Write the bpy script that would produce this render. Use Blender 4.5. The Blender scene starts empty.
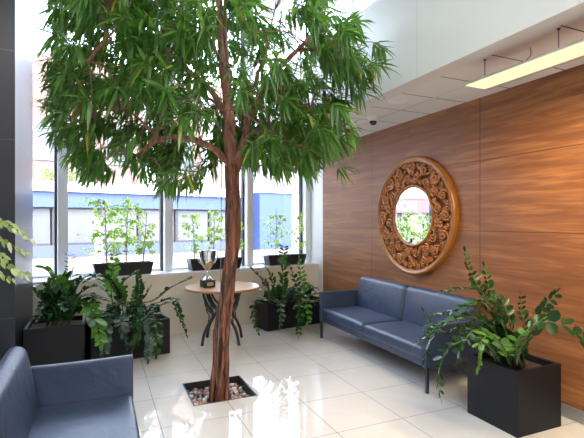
import bpy, bmesh, math, random
from mathutils import Vector, Matrix, noise

C = bpy.context.scene.collection
PI = math.pi
rnd = random.Random(7)

# ------------------------------------------------------------------ camera, sky, sun, exposure
H = 1.58
YAW = math.radians(23.57)
cd = bpy.data.cameras.new('camera'); cam = bpy.data.objects.new('camera', cd); C.objects.link(cam)
cam.location = (0, 0, H)
cam.rotation_euler = (PI / 2, 0, -YAW)
cd.sensor_width = 36; cd.lens = 36 * 440 / 584
cd.shift_y = 3 / 584 * 1.0
cd.clip_start = 0.05; cd.clip_end = 300
bpy.context.scene.camera = cam

sc = bpy.context.scene
sc.view_settings.view_transform = 'Standard'
try: sc.view_settings.look = 'None'
except Exception: pass
sc.view_settings.gamma = 1
sc.view_settings.use_curve_mapping = False
sc.view_settings.exposure = 0.95
try:
    sc.cycles.use_denoising = True
    sc.cycles.max_bounces = 10; sc.cycles.diffuse_bounces = 5; sc.cycles.glossy_bounces = 5
    sc.cycles.transparent_max_bounces = 16; sc.cycles.transmission_bounces = 6
    sc.cycles.sample_clamp_indirect = 8
except Exception: pass

w = bpy.data.worlds.new('sky'); sc.world = w; w.use_nodes = True
nt = w.node_tree; nt.nodes.clear()
sky = nt.nodes.new('ShaderNodeTexSky'); sky.sky_type = 'NISHITA'; sky.sun_disc = False
sky.sun_elevation = math.radians(42); sky.sun_rotation = math.radians(200)
sky.air_density = 1.2; sky.dust_density = 3.0; sky.ozone_density = 2.0
bg = nt.nodes.new('ShaderNodeBackground'); bg.inputs['Strength'].default_value = 1.75
wo = nt.nodes.new('ShaderNodeOutputWorld')
hs = nt.nodes.new('ShaderNodeHueSaturation'); hs.inputs['Saturation'].default_value = .42; nt.links.new(sky.outputs[0], hs.inputs['Color']); nt.links.new(hs.outputs[0], bg.inputs[0]); nt.links.new(bg.outputs[0], wo.inputs[0])

def lamp_area(name, loc, rot, sx, sy, power, col):
    ld = bpy.data.lights.new(name, 'AREA'); ld.shape = 'RECTANGLE'; ld.size = sx; ld.size_y = sy
    ld.energy = power; ld.color = col
    o = bpy.data.objects.new(name, ld); C.objects.link(o); o.location = loc; o.rotation_euler = rot
    return o
sd = bpy.data.lights.new('sun', 'SUN'); sd.energy = 1.6; sd.angle = math.radians(1.0); sd.color = (1, .96, .9)
sun = bpy.data.objects.new('sun', sd); C.objects.link(sun)
sun.rotation_euler = Vector((-.45, -.75, .85)).to_track_quat('Z', 'Y').to_euler()
# daylight entering the hall through its window wall (sky portals are not enough at few samples)
WA = math.radians(10.5)
po = lamp_area('daylight_portal', (.2, 6.75, 3.2), (PI/2, 0, WA), 6.4, 4.9, 1, (1, 1, 1)); po.data.cycles.is_portal = True
# fill lamps added under the high ceiling, behind and above the camera
FILL_XY = [(-1.6, -3.1), (0.9, -3.1), (-1.6, -1.2), (0.9, -1.2)]
for i, (x, y) in enumerate(FILL_XY):
    lamp_area('fill_lamp', (x, y, 5.5), (0, 0, 0), 1.2, 1.2, 31, (1, .97, .94))

# ------------------------------------------------------------------ helpers
def P(u, v, t):
    """point at depth t that the photo's pixel (u, v) shows"""
    a = (u - 292) / 440; b = (222 - v) / 440
    s, c = math.sin(YAW), math.cos(YAW)
    return Vector((t * (s + a * c), t * (c - a * s), H + t * b))
def proj(p):
    s, c = math.sin(YAW), math.cos(YAW)
    d = p[0] * s + p[1] * c; l = p[0] * c - p[1] * s
    if d < .05: return (-999, -999, d)
    return (292 + 440 * l / d, 222 - 440 * (p[2] - H) / d, d)

def tag(o, label=None, cat=None, group=None, kind=None):
    if label: o['label'] = label
    if cat: o['category'] = cat
    if group: o['group'] = group
    if kind: o['kind'] = kind
    return o
def empty(name, loc, rz=0, **k):
    o = bpy.data.objects.new(name, None); C.objects.link(o); o.location = loc; o.rotation_euler = (0, 0, rz)
    o.empty_display_size = .1
    return tag(o, **k)

class MB:
    def __init__(s): s.v = []; s.f = []; s.sm = []
    def add(s, vs, fs, smooth=False, M=None):
        n = len(s.v)
        for p in vs:
            p = Vector(p)
            if M is not None: p = M @ p
            s.v.append(p)
        for f in fs: s.f.append(tuple(i + n for i in f)); s.sm.append(smooth)
    def box(s, a, b, M=None):
        x0, y0, z0 = a; x1, y1, z1 = b
        s.add([(x0,y0,z0),(x1,y0,z0),(x1,y1,z0),(x0,y1,z0),(x0,y0,z1),(x1,y0,z1),(x1,y1,z1),(x0,y1,z1)],
              [(0,3,2,1),(4,5,6,7),(0,1,5,4),(1,2,6,5),(2,3,7,6),(3,0,4,7)], M=M)
    def rbox(s, a, b, r=.02, seg=3, M=None, deform=None, sub=0):
        bm = bmesh.new()
        bmesh.ops.create_cube(bm, size=1)
        for v in bm.verts:
            v.co = Vector(((a[0]+b[0])/2 + v.co.x*(b[0]-a[0]), (a[1]+b[1])/2 + v.co.y*(b[1]-a[1]), (a[2]+b[2])/2 + v.co.z*(b[2]-a[2])))
        if sub: bmesh.ops.subdivide_edges(bm, edges=bm.edges[:], cuts=sub, use_grid_fill=True)
        es = [e for e in bm.edges if len(e.link_faces) == 2 and e.calc_face_angle() > .5]
        bmesh.ops.bevel(bm, geom=es, offset=r, segments=seg, profile=.5, affect='EDGES')
        bm.verts.index_update()
        vs = [v.co.copy() for v in bm.verts]
        if deform: vs = [deform(v) for v in vs]
        s.add(vs, [tuple(v.index for v in f.verts) for f in bm.faces], True, M)
        bm.free()
    def pbox(s, a, b, r, deform=None, n=14):
        ax = []
        for i in range(3):
            L = b[i]-a[i]; rr = min(r, L*.499); e = [0, .12, .3, .5, .72, 1]
            m = max(1, int(n*min(1, L/.5)))
            ax.append([a[i]+rr*x for x in e] + [a[i]+rr+(L-2*rr)*k/m for k in range(1, m)] + [b[i]-rr*x for x in e[::-1]])
        idx = {}; vs = []; fs = []
        def vid(i, j, k):
            if (i, j, k) not in idx:
                p = [ax[0][i], ax[1][j], ax[2][k]]; q = [min(max(p[c], a[c]+min(r, (b[c]-a[c])*.499)), b[c]-min(r, (b[c]-a[c])*.499)) for c in range(3)]
                P_, Q = Vector(p), Vector(q); d = P_-Q
                if d.length > 1e-9: P_ = Q + d.normalized()*min(r, max(abs(t) for t in d) if False else r)
                idx[(i, j, k)] = len(vs); vs.append(deform(P_) if deform else P_)
            return idx[(i, j, k)]
        nx, ny, nz = (len(q)-1 for q in ax)
        for j in range(ny):
            for k in range(nz):
                fs.append((vid(0,j,k), vid(0,j,k+1), vid(0,j+1,k+1), vid(0,j+1,k))); fs.append((vid(nx,j,k), vid(nx,j+1,k), vid(nx,j+1,k+1), vid(nx,j,k+1)))
        for i in range(nx):
            for k in range(nz):
                fs.append((vid(i,0,k), vid(i+1,0,k), vid(i+1,0,k+1), vid(i,0,k+1))); fs.append((vid(i,ny,k), vid(i,ny,k+1), vid(i+1,ny,k+1), vid(i+1,ny,k)))
            for j in range(ny):
                fs.append((vid(i,j,0), vid(i,j+1,0), vid(i+1,j+1,0), vid(i+1,j,0))); fs.append((vid(i,j,nz), vid(i+1,j,nz), vid(i+1,j+1,nz), vid(i,j+1,nz)))
        s.add(vs, fs, True)
    def tube(s, pts, rad, n=8, caps=True, M=None, wob=None):
        pts = [Vector(p) for p in pts]
        if not hasattr(rad, '__len__'): rad = [rad] * len(pts)
        rings = []; up = Vector((0, 0, 1)); prev = None
        for i, p in enumerate(pts):
            t = (pts[min(i+1, len(pts)-1)] - pts[max(i-1, 0)])
            if t.length < 1e-9: t = Vector((0, 0, 1))
            t.normalize()
            if prev is None:
                a = up if abs(t.z) < .9 else Vector((1, 0, 0))
                x = t.cross(a).normalized()
            else:
                x = (prev - t * prev.dot(t))
                x = x.normalized() if x.length > 1e-6 else t.orthogonal().normalized()
            prev = x; y = t.cross(x)
            ring = []
            for k in range(n):
                an = 2*PI*k/n; r = rad[i] * (wob(i, k) if wob else 1)
                ring.append(p + x*math.cos(an)*r + y*math.sin(an)*r)
            rings.append(ring)
        vs = [q for r in rings for q in r]; fs = []
        for i in range(len(pts)-1):
            for k in range(n):
                fs.append((i*n+k, i*n+(k+1)%n, (i+1)*n+(k+1)%n, (i+1)*n+k))
        if caps: fs.append(tuple(range(n-1, -1, -1))); fs.append(tuple(range((len(pts)-1)*n, len(pts)*n)))
        s.add(vs, fs, True, M)
    def lathe(s, prof, n=32, M=None, c=(0, 0)):
        vs = []; fs = []
        for r, z in prof:
            for k in range(n):
                an = 2*PI*k/n; vs.append((c[0]+r*math.cos(an), c[1]+r*math.sin(an), z))
        m = len(prof)
        for i in range(m-1):
            for k in range(n): fs.append((i*n+k, i*n+(k+1)%n, (i+1)*n+(k+1)%n, (i+1)*n+k))
        if prof[0][0] > 1e-6: fs.append(tuple(range(n-1, -1, -1)))
        if prof[-1][0] > 1e-6: fs.append(tuple(range((m-1)*n, m*n)))
        s.add(vs, fs, True, M)
    def build(s, name, m, parent=None, loc=None, rz=None, auto=None):
        me = bpy.data.meshes.new(name); me.from_pydata(s.v, [], s.f)
        me.polygons.foreach_set('use_smooth', s.sm); me.update()
        if auto is not None: me.set_sharp_from_angle(angle=auto)
        if m: me.materials.append(m)
        o = bpy.data.objects.new(name, me); C.objects.link(o)
        if parent: o.parent = parent
        if loc is not None: o.location = loc
        if rz is not None: o.rotation_euler = (0, 0, rz)
        return o

def spline(pts, n=8):
    """Catmull-Rom through pts"""
    pts = [Vector(p) for p in pts]; q = [2*pts[0]-pts[1]] + pts + [2*pts[-1]-pts[-2]]; out = []
    for i in range(1, len(q)-2):
        for k in range(n):
            t = k/n; a, b, c, d = q[i-1], q[i], q[i+1], q[i+2]
            out.append(.5*((2*b)+(c-a)*t+(2*a-5*b+4*c-d)*t*t+(3*b-a-3*c+d)*t**3))
    out.append(pts[-1].copy()); return out
def lerp(a, b, t): return a + (b-a)*t

# ------------------------------------------------------------------ materials
def mat(name):
    m = bpy.data.materials.new(name); m.use_nodes = True
    return m, m.node_tree, m.node_tree.nodes['Principled BSDF']
def simple(name, col, rough=.5, metal=0, spec=.5, bump=0, bscale=40, var=0, coat=0):
    m, t, b = mat(name)
    b.inputs['Base Color'].default_value = (*col, 1); b.inputs['Roughness'].default_value = rough
    b.inputs['Metallic'].default_value = metal; b.inputs['Specular IOR Level'].default_value = spec
    b.inputs['Coat Weight'].default_value = coat
    if bump or var:
        tc = t.nodes.new('ShaderNodeTexCoord'); n = t.nodes.new('ShaderNodeTexNoise'); n.inputs['Scale'].default_value = bscale
        n.inputs['Detail'].default_value = 5
        t.links.new(tc.outputs['Object'], n.inputs['Vector'])
        if bump:
            bp = t.nodes.new('ShaderNodeBump'); bp.inputs['Strength'].default_value = bump; bp.inputs['Distance'].default_value = .01
            t.links.new(n.outputs['Fac'], bp.inputs['Height']); t.links.new(bp.outputs[0], b.inputs['Normal'])
        if var:
            r = t.nodes.new('ShaderNodeMixRGB'); r.inputs[1].default_value = (*[c*(1-var) for c in col], 1)
            r.inputs[2].default_value = (*[min(1, c*(1+var)) for c in col], 1)
            t.links.new(n.outputs['Fac'], r.inputs[0]); t.links.new(r.outputs[0], b.inputs['Base Color'])
    return m
def emit(name, col, s):
    m, t, b = mat(name); b.inputs['Base Color'].default_value = (.02, .02, .02, 1)
    b.inputs['Emission Color'].default_value = (*col, 1); b.inputs['Emission Strength'].default_value = s; return m
def mathn(t, op, a, b=None, c=None):
    n = t.nodes.new('ShaderNodeMath'); n.operation = op
    for i, x in enumerate((a, b, c)):
        if x is None: continue
        if isinstance(x, (int, float)): n.inputs[i].default_value = x
        else: t.links.new(x, n.inputs[i])
    return n.outputs[0]

# polished floor tiles 0.6 m
def floor_mat():
    m, t, b = mat('polished_tile')
    tc = t.nodes.new('ShaderNodeTexCoord'); sp = t.nodes.new('ShaderNodeSeparateXYZ'); t.links.new(tc.outputs['Object'], sp.inputs[0])
    def line(o, off):
        a = mathn(t, 'SUBTRACT', o, off - .3 + 60); a = mathn(t, 'ADD', a, 120.0)
        f = mathn(t, 'MODULO', a, .6)               # .3 at the joint
        d = mathn(t, 'ABSOLUTE', mathn(t, 'SUBTRACT', f, .3)); return mathn(t, 'LESS_THAN', d, .0028), a
    lx, ax = line(sp.outputs[0], 1.03); ly, ay = line(sp.outputs[1], 3.49)
    g = mathn(t, 'MAXIMUM', lx, ly)
    n = t.nodes.new('ShaderNodeTexNoise'); n.inputs['Scale'].default_value = 2.2; n.inputs['Detail'].default_value = 6
    n.inputs['Distortion'].default_value = 1.5
    t.links.new(tc.outputs['Object'], n.inputs['Vector'])
    cr = t.nodes.new('ShaderNodeValToRGB'); cr.color_ramp.elements[0].position = .3; cr.color_ramp.elements[1].position = .7
    cr.color_ramp.elements[0].color = (.68, .665, .64, 1); cr.color_ramp.elements[1].color = (.74, .725, .70, 1)
    t.links.new(n.outputs['Fac'], cr.inputs[0])
    mx = t.nodes.new('ShaderNodeMixRGB'); t.links.new(g, mx.inputs[0]); t.links.new(cr.outputs[0], mx.inputs[1])
    mx.inputs[2].default_value = (.12, .11, .10, 1); t.links.new(mx.outputs[0], b.inputs['Base Color'])
    rr = mathn(t, 'MULTIPLY_ADD', g, .5, .035); t.links.new(rr, b.inputs['Roughness'])
    b.inputs['Specular IOR Level'].default_value = 1.0
    return m
def wood_panel_mat():
    m, t, b = mat('wood_panelling')
    tc = t.nodes.new('ShaderNodeTexCoord'); mp = t.nodes.new('ShaderNodeMapping'); mp.inputs['Scale'].default_value = (1, .6, 8.5)
    t.links.new(tc.outputs['Object'], mp.inputs[0])
    n1 = t.nodes.new('ShaderNodeTexNoise'); n1.inputs['Scale'].default_value = 1.6; n1.inputs['Detail'].default_value = 8; n1.inputs['Distortion'].default_value = .8
    n1.inputs['Roughness'].default_value = .6
    t.links.new(mp.outputs[0], n1.inputs['Vector'])
    mp2 = t.nodes.new('ShaderNodeMapping'); mp2.inputs['Scale'].default_value = (1, 2.0, 60); t.links.new(tc.outputs['Object'], mp2.inputs[0])
    n2 = t.nodes.new('ShaderNodeTexNoise'); n2.inputs['Scale'].default_value = 1.5; n2.inputs['Detail'].default_value = 4
    t.links.new(mp2.outputs[0], n2.inputs['Vector'])
    s = mathn(t, 'MULTIPLY_ADD', n2.outputs['Fac'], .28, mathn(t, 'MULTIPLY', n1.outputs['Fac'], .72))
    cr = t.nodes.new('ShaderNodeValToRGB'); e = cr.color_ramp.elements
    e[0].position = .34; e[0].color = (.155, .055, .019, 1); e[1].position = .66; e[1].color = (.40, .17, .058, 1)
    k = e.new(.5); k.color = (.235, .088, .030, 1)
    t.links.new(s, cr.inputs[0])
    # sheet joints
    sp = t.nodes.new('ShaderNodeSeparateXYZ'); t.links.new(tc.outputs['Object'], sp.inputs[0])
    def line(o, off, per, wd):
        f = mathn(t, 'MODULO', mathn(t, 'ADD', o, per*50 + per/2 - off), per)
        return mathn(t, 'LESS_THAN', mathn(t, 'ABSOLUTE', mathn(t, 'SUBTRACT', f, per/2)), wd)
    g = mathn(t, 'MAXIMUM', line(sp.outputs[1], 3.26, 1.9, .005), line(sp.outputs[2], .79, .7, .003))
    mx = t.nodes.new('ShaderNodeMixRGB'); t.links.new(g, mx.inputs[0]); t.links.new(cr.outputs[0], mx.inputs[1])
    mx.inputs[2].default_value = (.05, .018, .01, 1); t.links.new(mx.outputs[0], b.inputs['Base Color'])
    b.inputs['Roughness'].default_value = .46; b.inputs['Specular IOR Level'].default_value = .6
    bp = t.nodes.new('ShaderNodeBump'); bp.inputs['Strength'].default_value = .08; bp.inputs['Distance'].default_value = .003
    t.links.new(n2.outputs['Fac'], bp.inputs['Height']); t.links.new(bp.outputs[0], b.inputs['Normal'])
    return m
def leaf_mat(name, cols, rough=.35, trans=.35, tcol=(.35, .6, .08), spec=.5):
    m, t, b = mat(name)
    g = t.nodes.new('ShaderNodeNewGeometry'); cr = t.nodes.new('ShaderNodeValToRGB'); cr.color_ramp.interpolation = 'LINEAR'
    e = cr.color_ramp.elements; e[0].position = cols[0][0]; e[0].color = (*cols[0][1], 1); e[1].position = cols[-1][0]; e[1].color = (*cols[-1][1], 1)
    for p, c in cols[1:-1]: k = e.new(p); k.color = (*c, 1)
    t.links.new(g.outputs['Random Per Island'], cr.inputs[0]); t.links.new(cr.outputs[0], b.inputs['Base Color'])
    b.inputs['Roughness'].default_value = rough; b.inputs['Specular IOR Level'].default_value = spec
    tr = t.nodes.new('ShaderNodeBsdfTranslucent'); mm = t.nodes.new('ShaderNodeMixRGB'); mm.blend_type = 'MIX'; mm.inputs[0].default_value = .6
    t.links.new(cr.outputs[0], mm.inputs[1]); mm.inputs[2].default_value = (*tcol, 1); t.links.new(mm.outputs[0], tr.inputs[0])
    mix = t.nodes.new('ShaderNodeMixShader'); mix.inputs[0].default_value = trans
    out = t.nodes['Material Output']; t.links.new(b.outputs[0], mix.inputs[1]); t.links.new(tr.outputs[0], mix.inputs[2]); t.links.new(mix.outputs[0], out.inputs[0])
    return m
def leather():
    m, t, b = mat('blue_leather')
    tc = t.nodes.new('ShaderNodeTexCoord'); n = t.nodes.new('ShaderNodeTexNoise'); n.inputs['Scale'].default_value = 3.5; n.inputs['Detail'].default_value = 5
    n.inputs['Distortion'].default_value = 1.6
    v = t.nodes.new('ShaderNodeTexVoronoi'); v.inputs['Scale'].default_value = 260
    t.links.new(tc.outputs['Object'], n.inputs['Vector']); t.links.new(tc.outputs['Object'], v.inputs['Vector'])
    b1 = t.nodes.new('ShaderNodeBump'); b1.inputs['Strength'].default_value = .45; b1.inputs['Distance'].default_value = .022
    b2 = t.nodes.new('ShaderNodeBump'); b2.inputs['Strength'].default_value = .12; b2.inputs['Distance'].default_value = .001
    t.links.new(n.outputs['Fac'], b1.inputs['Height']); t.links.new(v.outputs['Distance'], b2.inputs['Height'])
    t.links.new(b1.outputs[0], b2.inputs['Normal']); t.links.new(b2.outputs[0], b.inputs['Normal'])
    b.inputs['Base Color'].default_value = (.028, .047, .100, 1); b.inputs['Roughness'].default_value = .42; b.inputs['Specular IOR Level'].default_value = .65
    return m
def bark_mat(nm='ficus_bark', k0=1.0):
    m, t, b = mat(nm)
    tc = t.nodes.new('ShaderNodeTexCoord'); mp = t.nodes.new('ShaderNodeMapping'); mp.inputs['Scale'].default_value = (1, 1, .16)
    n = t.nodes.new('ShaderNodeTexNoise'); n.inputs['Scale'].default_value = 26; n.inputs['Detail'].default_value = 6; n.inputs['Distortion'].default_value = 1.2
    t.links.new(tc.outputs['Object'], mp.inputs[0]); t.links.new(mp.outputs[0], n.inputs['Vector'])
    cr = t.nodes.new('ShaderNodeValToRGB'); e = cr.color_ramp.elements
    e[0].position = .32; e[0].color = (.022, .011, .009, 1); e[1].position = .72; e[1].color = (.34, .14, .075, 1); k = e.new(.52); k.color = (.13, .048, .028, 1)
    if k0 != 1:
        for el, c in zip(e, ((.09, .04, .028, 1), (.26, .11, .07, 1), (.50, .26, .17, 1))): el.color = c
    t.links.new(n.outputs['Fac'], cr.inputs[0]); t.links.new(cr.outputs[0], b.inputs['Base Color']); b.inputs['Roughness'].default_value = .6
    bp = t.nodes.new('ShaderNodeBump'); bp.inputs['Strength'].default_value = .7; bp.inputs['Distance'].default_value = .01
    t.links.new(n.outputs['Fac'], bp.inputs['Height']); t.links.new(bp.outputs[0], b.inputs['Normal'])
    return m
def glass_mat(name='window_glass', tint=(.93, .96, 1), refl=.06):
    m = bpy.data.materials.new(name); m.use_nodes = True; t = m.node_tree; t.nodes.clear()
    tr = t.nodes.new('ShaderNodeBsdfTransparent'); tr.inputs[0].default_value = (*tint, 1)
    gl = t.nodes.new('ShaderNodeBsdfGlossy'); gl.inputs['Roughness'].default_value = .01
    lw = t.nodes.new('ShaderNodeLayerWeight'); lw.inputs[0].default_value = .2
    f = mathn(t, 'MULTIPLY_ADD', lw.outputs['Fresnel'], .5, .02)
    mx = t.nodes.new('ShaderNodeMixShader'); t.links.new(f, mx.inputs[0]); t.links.new(tr.outputs[0], mx.inputs[1]); t.links.new(gl.outputs[0], mx.inputs[2])
    o = t.nodes.new('ShaderNodeOutputMaterial'); t.links.new(mx.outputs[0], o.inputs[0]); return m
def joints_mat(name, col, jcol, axes, rough=.5, spec=.5, wd=.003, var=0, coat=0):
    """plain surface cut into sheets: axes = [(axis, offset, period)]"""
    m, t, b = mat(name)
    tc = t.nodes.new('ShaderNodeTexCoord'); sp = t.nodes.new('ShaderNodeSeparateXYZ'); t.links.new(tc.outputs['Object'], sp.inputs[0])
    g = None
    for ax, off, per in axes:
        f = mathn(t, 'MODULO', mathn(t, 'ADD', sp.outputs[ax], per*50 + per/2 - off), per)
        l = mathn(t, 'LESS_THAN', mathn(t, 'ABSOLUTE', mathn(t, 'SUBTRACT', f, per/2)), wd)
        g = l if g is None else mathn(t, 'MAXIMUM', g, l)
    mx = t.nodes.new('ShaderNodeMixRGB'); t.links.new(g, mx.inputs[0]); mx.inputs[1].default_value = (*col, 1); mx.inputs[2].default_value = (*jcol, 1)
    t.links.new(mx.outputs[0], b.inputs['Base Color']); b.inputs['Roughness'].default_value = rough; b.inputs['Specular IOR Level'].default_value = spec
    b.inputs['Coat Weight'].default_value = coat
    return m

M_floor = floor_mat(); M_wood = wood_panel_mat(); M_leather = leather(); M_bark = bark_mat(); M_branch = bark_mat('branch_bark', 2); M_glass = glass_mat()
M_white = simple('white_paint', (.80, .81, .82), .5)
M_cream = simple('cream_wall_paint', (.80, .74, .64), .45)
M_sill = simple('sill_laminate', (.82, .83, .86), .25)
M_frame = simple('white_aluminium', (.80, .83, .88), .35)
M_gasket = simple('dark_gasket', (.03, .035, .05), .5)
M_hall = simple('hall_plaster', (.62, .60, .56), .7)
M_bulk = joints_mat('bulkhead_board', (.72, .745, .745), (.55, .57, .57), [(1, 2.98, 1.37)], .32, .5, .004)
M_soffit = simple('soffit_plaster', (.70, .67, .64), .6)
M_tile = joints_mat('ceiling_tile', (.74, .72, .70), (.06, .055, .05), [(1, 1.86, .53)], .7, .3, .006)
M_grid = simple('grid_bar', (.55, .53, .5), .5)
M_column = joints_mat('dark_stone_cladding', (.018, .021, .032), (.07, .075, .09), [(2, .68, .835)], .30, .35, .004)
M_planter = simple('planter_black', (.007, .008, .012), .5, spec=.3, bump=.02, bscale=200)
M_trough = simple('trough_plastic', (.012, .014, .022), .3)
M_soil = simple('potting_soil', (.06, .035, .022), .95, bump=.9, bscale=60, var=.5)
M_black = simple('black_iron', (.015, .018, .026), .35)
M_leg = simple('sofa_leg_metal', (.02, .022, .03), .3)
M_base = simple('grey_baseboard', (.30, .31, .33), .3, .4)
M_gold = simple('carved_gold_wood', (.38, .13, .024), .30, .2, bump=.3, bscale=60, var=.4, coat=.15)
M_golddark = simple('mirror_ring_wood', (.32, .12, .018), .30, .1, var=.3, bscale=14, coat=.15)
M_mirror = simple('mirror_silver', (.92, .93, .94), .015, 1)
M_silver = simple('polished_silver', (.80, .81, .84), .09, 1)
M_plate = simple('engraved_plate', (.62, .63, .66), .3, .8)
M_marble = simple('table_stone', (.74, .73, .72), .035, var=.28, bscale=9, spec=.6)
M_rim = simple('table_rim_wood', (.42, .22, .08), .35, var=.2, bscale=20)
M_steel = simple('brushed_steel', (.25, .25, .26), .35, .9)
M_darkmetal = simple('pit_frame_metal', (.05, .05, .06), .35, .6)
M_stem = simple('plant_stem', (.05, .095, .03), .45, var=.3, bscale=20)
M_stempale = simple('pale_plant_stem', (.22, .17, .08), .5)
M_twig = simple('twig_bark', (.22, .12, .07), .7)
M_stake = simple('copper_stake', (.55, .18, .07), .4)
M_camblack = simple('camera_dome', (.01, .01, .012), .1)
M_lampon = emit('lamp_diffuser', (1, .93, .54), .58)
M_alu = simple('lamp_aluminium', (.55, .53, .50), .35, .5)
M_ficus = leaf_mat('ficus_leaves', [(0, (.010, .045, .014)), (.35, (.025, .095, .02)), (.7, (.065, .18, .035)), (.965, (.19, .35, .10)), (.99, (.45, .36, .04)), (1, (.5, .34, .03))], .27, .36, (.28, .62, .05), .8)
M_zz = leaf_mat('zz_leaflets', [(0, (.005, .028, .010)), (.6, (.012, .058, .016)), (1, (.035, .12, .025))], .24, .08, (.2, .5, .05), .38)
M_zzmatt = leaf_mat('zz_leaflets_matt', [(0, (.004, .024, .008)), (1, (.014, .06, .015))], .45, .05, (.2, .5, .05), .2)
M_zzlight = leaf_mat('zz_leaflets_young', [(0, (.035, .14, .02)), (1, (.10, .27, .035))], .25, .2, (.3, .6, .06), .6)
M_zzblue = leaf_mat('zz_leaflets_dusty', [(0, (.02, .06, .045)), (1, (.075, .15, .13))], .28, .05, (.2, .4, .2), .6)
M_young = leaf_mat('young_ficus_leaves', [(0, (.26, .42, .08)), (.6, (.48, .62, .16)), (1, (.70, .78, .32))], .4, .6, (.7, .95, .3))
M_varieg = leaf_mat('variegated_leaves', [(0, (.13, .26, .05)), (.5, (.32, .44, .12)), (1, (.62, .66, .36))], .45, .2, (.5, .7, .2))

# ------------------------------------------------------------------ the setting
def struct(mb, name, m, parent=None, **k):
    o = mb.build(name, m, parent)
    if not parent: o['kind'] = 'structure'
    return o
XW = 3.46; XB = 2.45; TW = math.tan(WA)
def ywall(x): return 6.161 + TW * x
CORN = Vector((XW, ywall(XW), 0))
MW = Matrix.Translation(CORN) @ Matrix.Rotation(WA, 4, 'Z')      # window wall frame: x along wall (negative = left), y outward
PX0, PX1, PY0, PY1 = .735, 1.315, 3.795, 4.365                   # tree pit
def prism(poly, z0, z1):
    b = MB(); n = len(poly)
    b.add([(x, y, z0) for x, y in poly] + [(x, y, z1) for x, y in poly],
          [tuple(range(n-1, -1, -1)), tuple(range(n, 2*n))] + [(i, (i+1) % n, n+(i+1) % n, n+i) for i in range(n)])
    return b
fl = MB()
yb = -4.0; xl = -3.0
def quadprism(poly):
    b = prism(poly, -.14, 0); fl.add(b.v, b.f)
ow = .0
quadprism([(xl, yb), (XW, yb), (XW, PY0), (xl, PY0)])
quadprism([(xl, PY0), (PX0, PY0), (PX0, PY1), (xl, PY1)])
quadprism([(PX1, PY0), (XW, PY0), (XW, PY1), (PX1, PY1)])
quadprism([(xl, PY1), (XW, PY1), (XW, ywall(XW)), (xl, ywall(xl))])
struct(fl, 'floor', M_floor)
b = MB(); b.box((PX0+.012, PY0+.012, -.14), (PX1-.012, PY1-.012, -.085)); pitbed = struct(b, 'pit_bed', M_soil); 

# right wall with wood panelling, baseboard, white end strip beside the window
b = MB(); b.box((XW, yb, 0), (XW+.15, 6.62, 3.05)); struct(b, 'wall_right', M_wood)
b = MB(); b.box((XW-.012, yb, 0), (XW, 6.62, .10)); struct(b, 'baseboard_right', M_base)
b = MB(); b.box((XW-.004, 6.62, 0), (XW+.15, 7.35, 3.05)); struct(b, 'trim_1', M_white)
# left and back walls of the hall, high ceiling
b = MB(); b.box((xl-.15, yb, 0), (xl, 6.2, 5.7)); struct(b, 'wall_left', M_hall)
b = MB(); b.box((xl, yb-.15, 0), (XW+.15, yb, 5.7)); struct(b, 'wall_back', M_hall)
b = prism([(xl-.15, yb-.15), (XB+.15, yb-.15), (XB+.15, ywall(XB)+.7), (xl-.15, ywall(xl)+.7)], 5.6, 5.75); struct(b, 'ceiling', M_white)
# bulkhead wall with clerestory windows above
CL = 3.69
b = MB(); b.box((XB, yb, 2.80), (XB+.12, ywall(XB)+.40, CL)); b.box((XB, yb, 5.0), (XB+.12, ywall(XB)+.40, 5.6)); struct(b, 'wall_bulkhead', M_bulk)
cm = [7.0, 5.75, 4.9, 4.02, 3.12, 2.2, 1.3, .4, -.5, -1.4, -4.0]
for i in range(len(cm)-1):
    y1 = min(cm[i], ywall(XB)+.4); y0 = cm[i+1]
    wo_ = empty('window_%d' % (20+i), (XB+.06, (y0+y1)/2, CL), kind='structure')
    if y1 - y0 < .3: continue
    f = MB(); hy = (y1-y0)/2; z1 = 5.0-CL
    f.box((-.05, -hy, 0), (.06, hy, .05)); f.box((-.05, -hy, z1-.05), (.06, hy, z1))
    f.box((-.05, -hy, 0), (.06, -hy+.045, z1)); f.box((-.05, hy-.045, 0), (.06, hy, z1)); f.build('window_frame', M_frame, wo_)
    g = MB(); g.box((0, -hy+.045, .05), (.008, hy-.045, z1-.05)); g.build('window_pane', M_glass, wo_)
# low ceiling: plaster strip, tiles, grid
b = MB(); b.box((XB+.12, yb, 2.80), (2.61, ywall(2.61)+.45, 3.0)); struct(b, 'ceiling_strip', M_soffit)
b = MB(); b.box((XB, yb, 2.795), (XB+.12, ywall(XB)+.42, 2.80)); b.box((XB+.12, yb, 2.795), (2.61, ywall(2.61)+.42, 2.80)); struct(b, 'trim_2', M_soffit)
b = MB(); b.box((2.61, yb, 2.815), (XW, ywall(XW)+.45, 3.0)); struct(b, 'ceiling_tiled', M_tile)
b = MB(); b.box((3.035, yb, 2.811), (3.047, ywall(3.04)+.42, 2.815)); b.box((2.61, yb, 2.80), (2.618, ywall(2.61)+.42, 2.815)); struct(b, 'ceiling_grid', M_grid)
b = MB(); b.box((XB+.12, yb, 3.0), (XW+.15, 7.4, 3.1)); struct(b, 'roof', M_hall)

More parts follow.
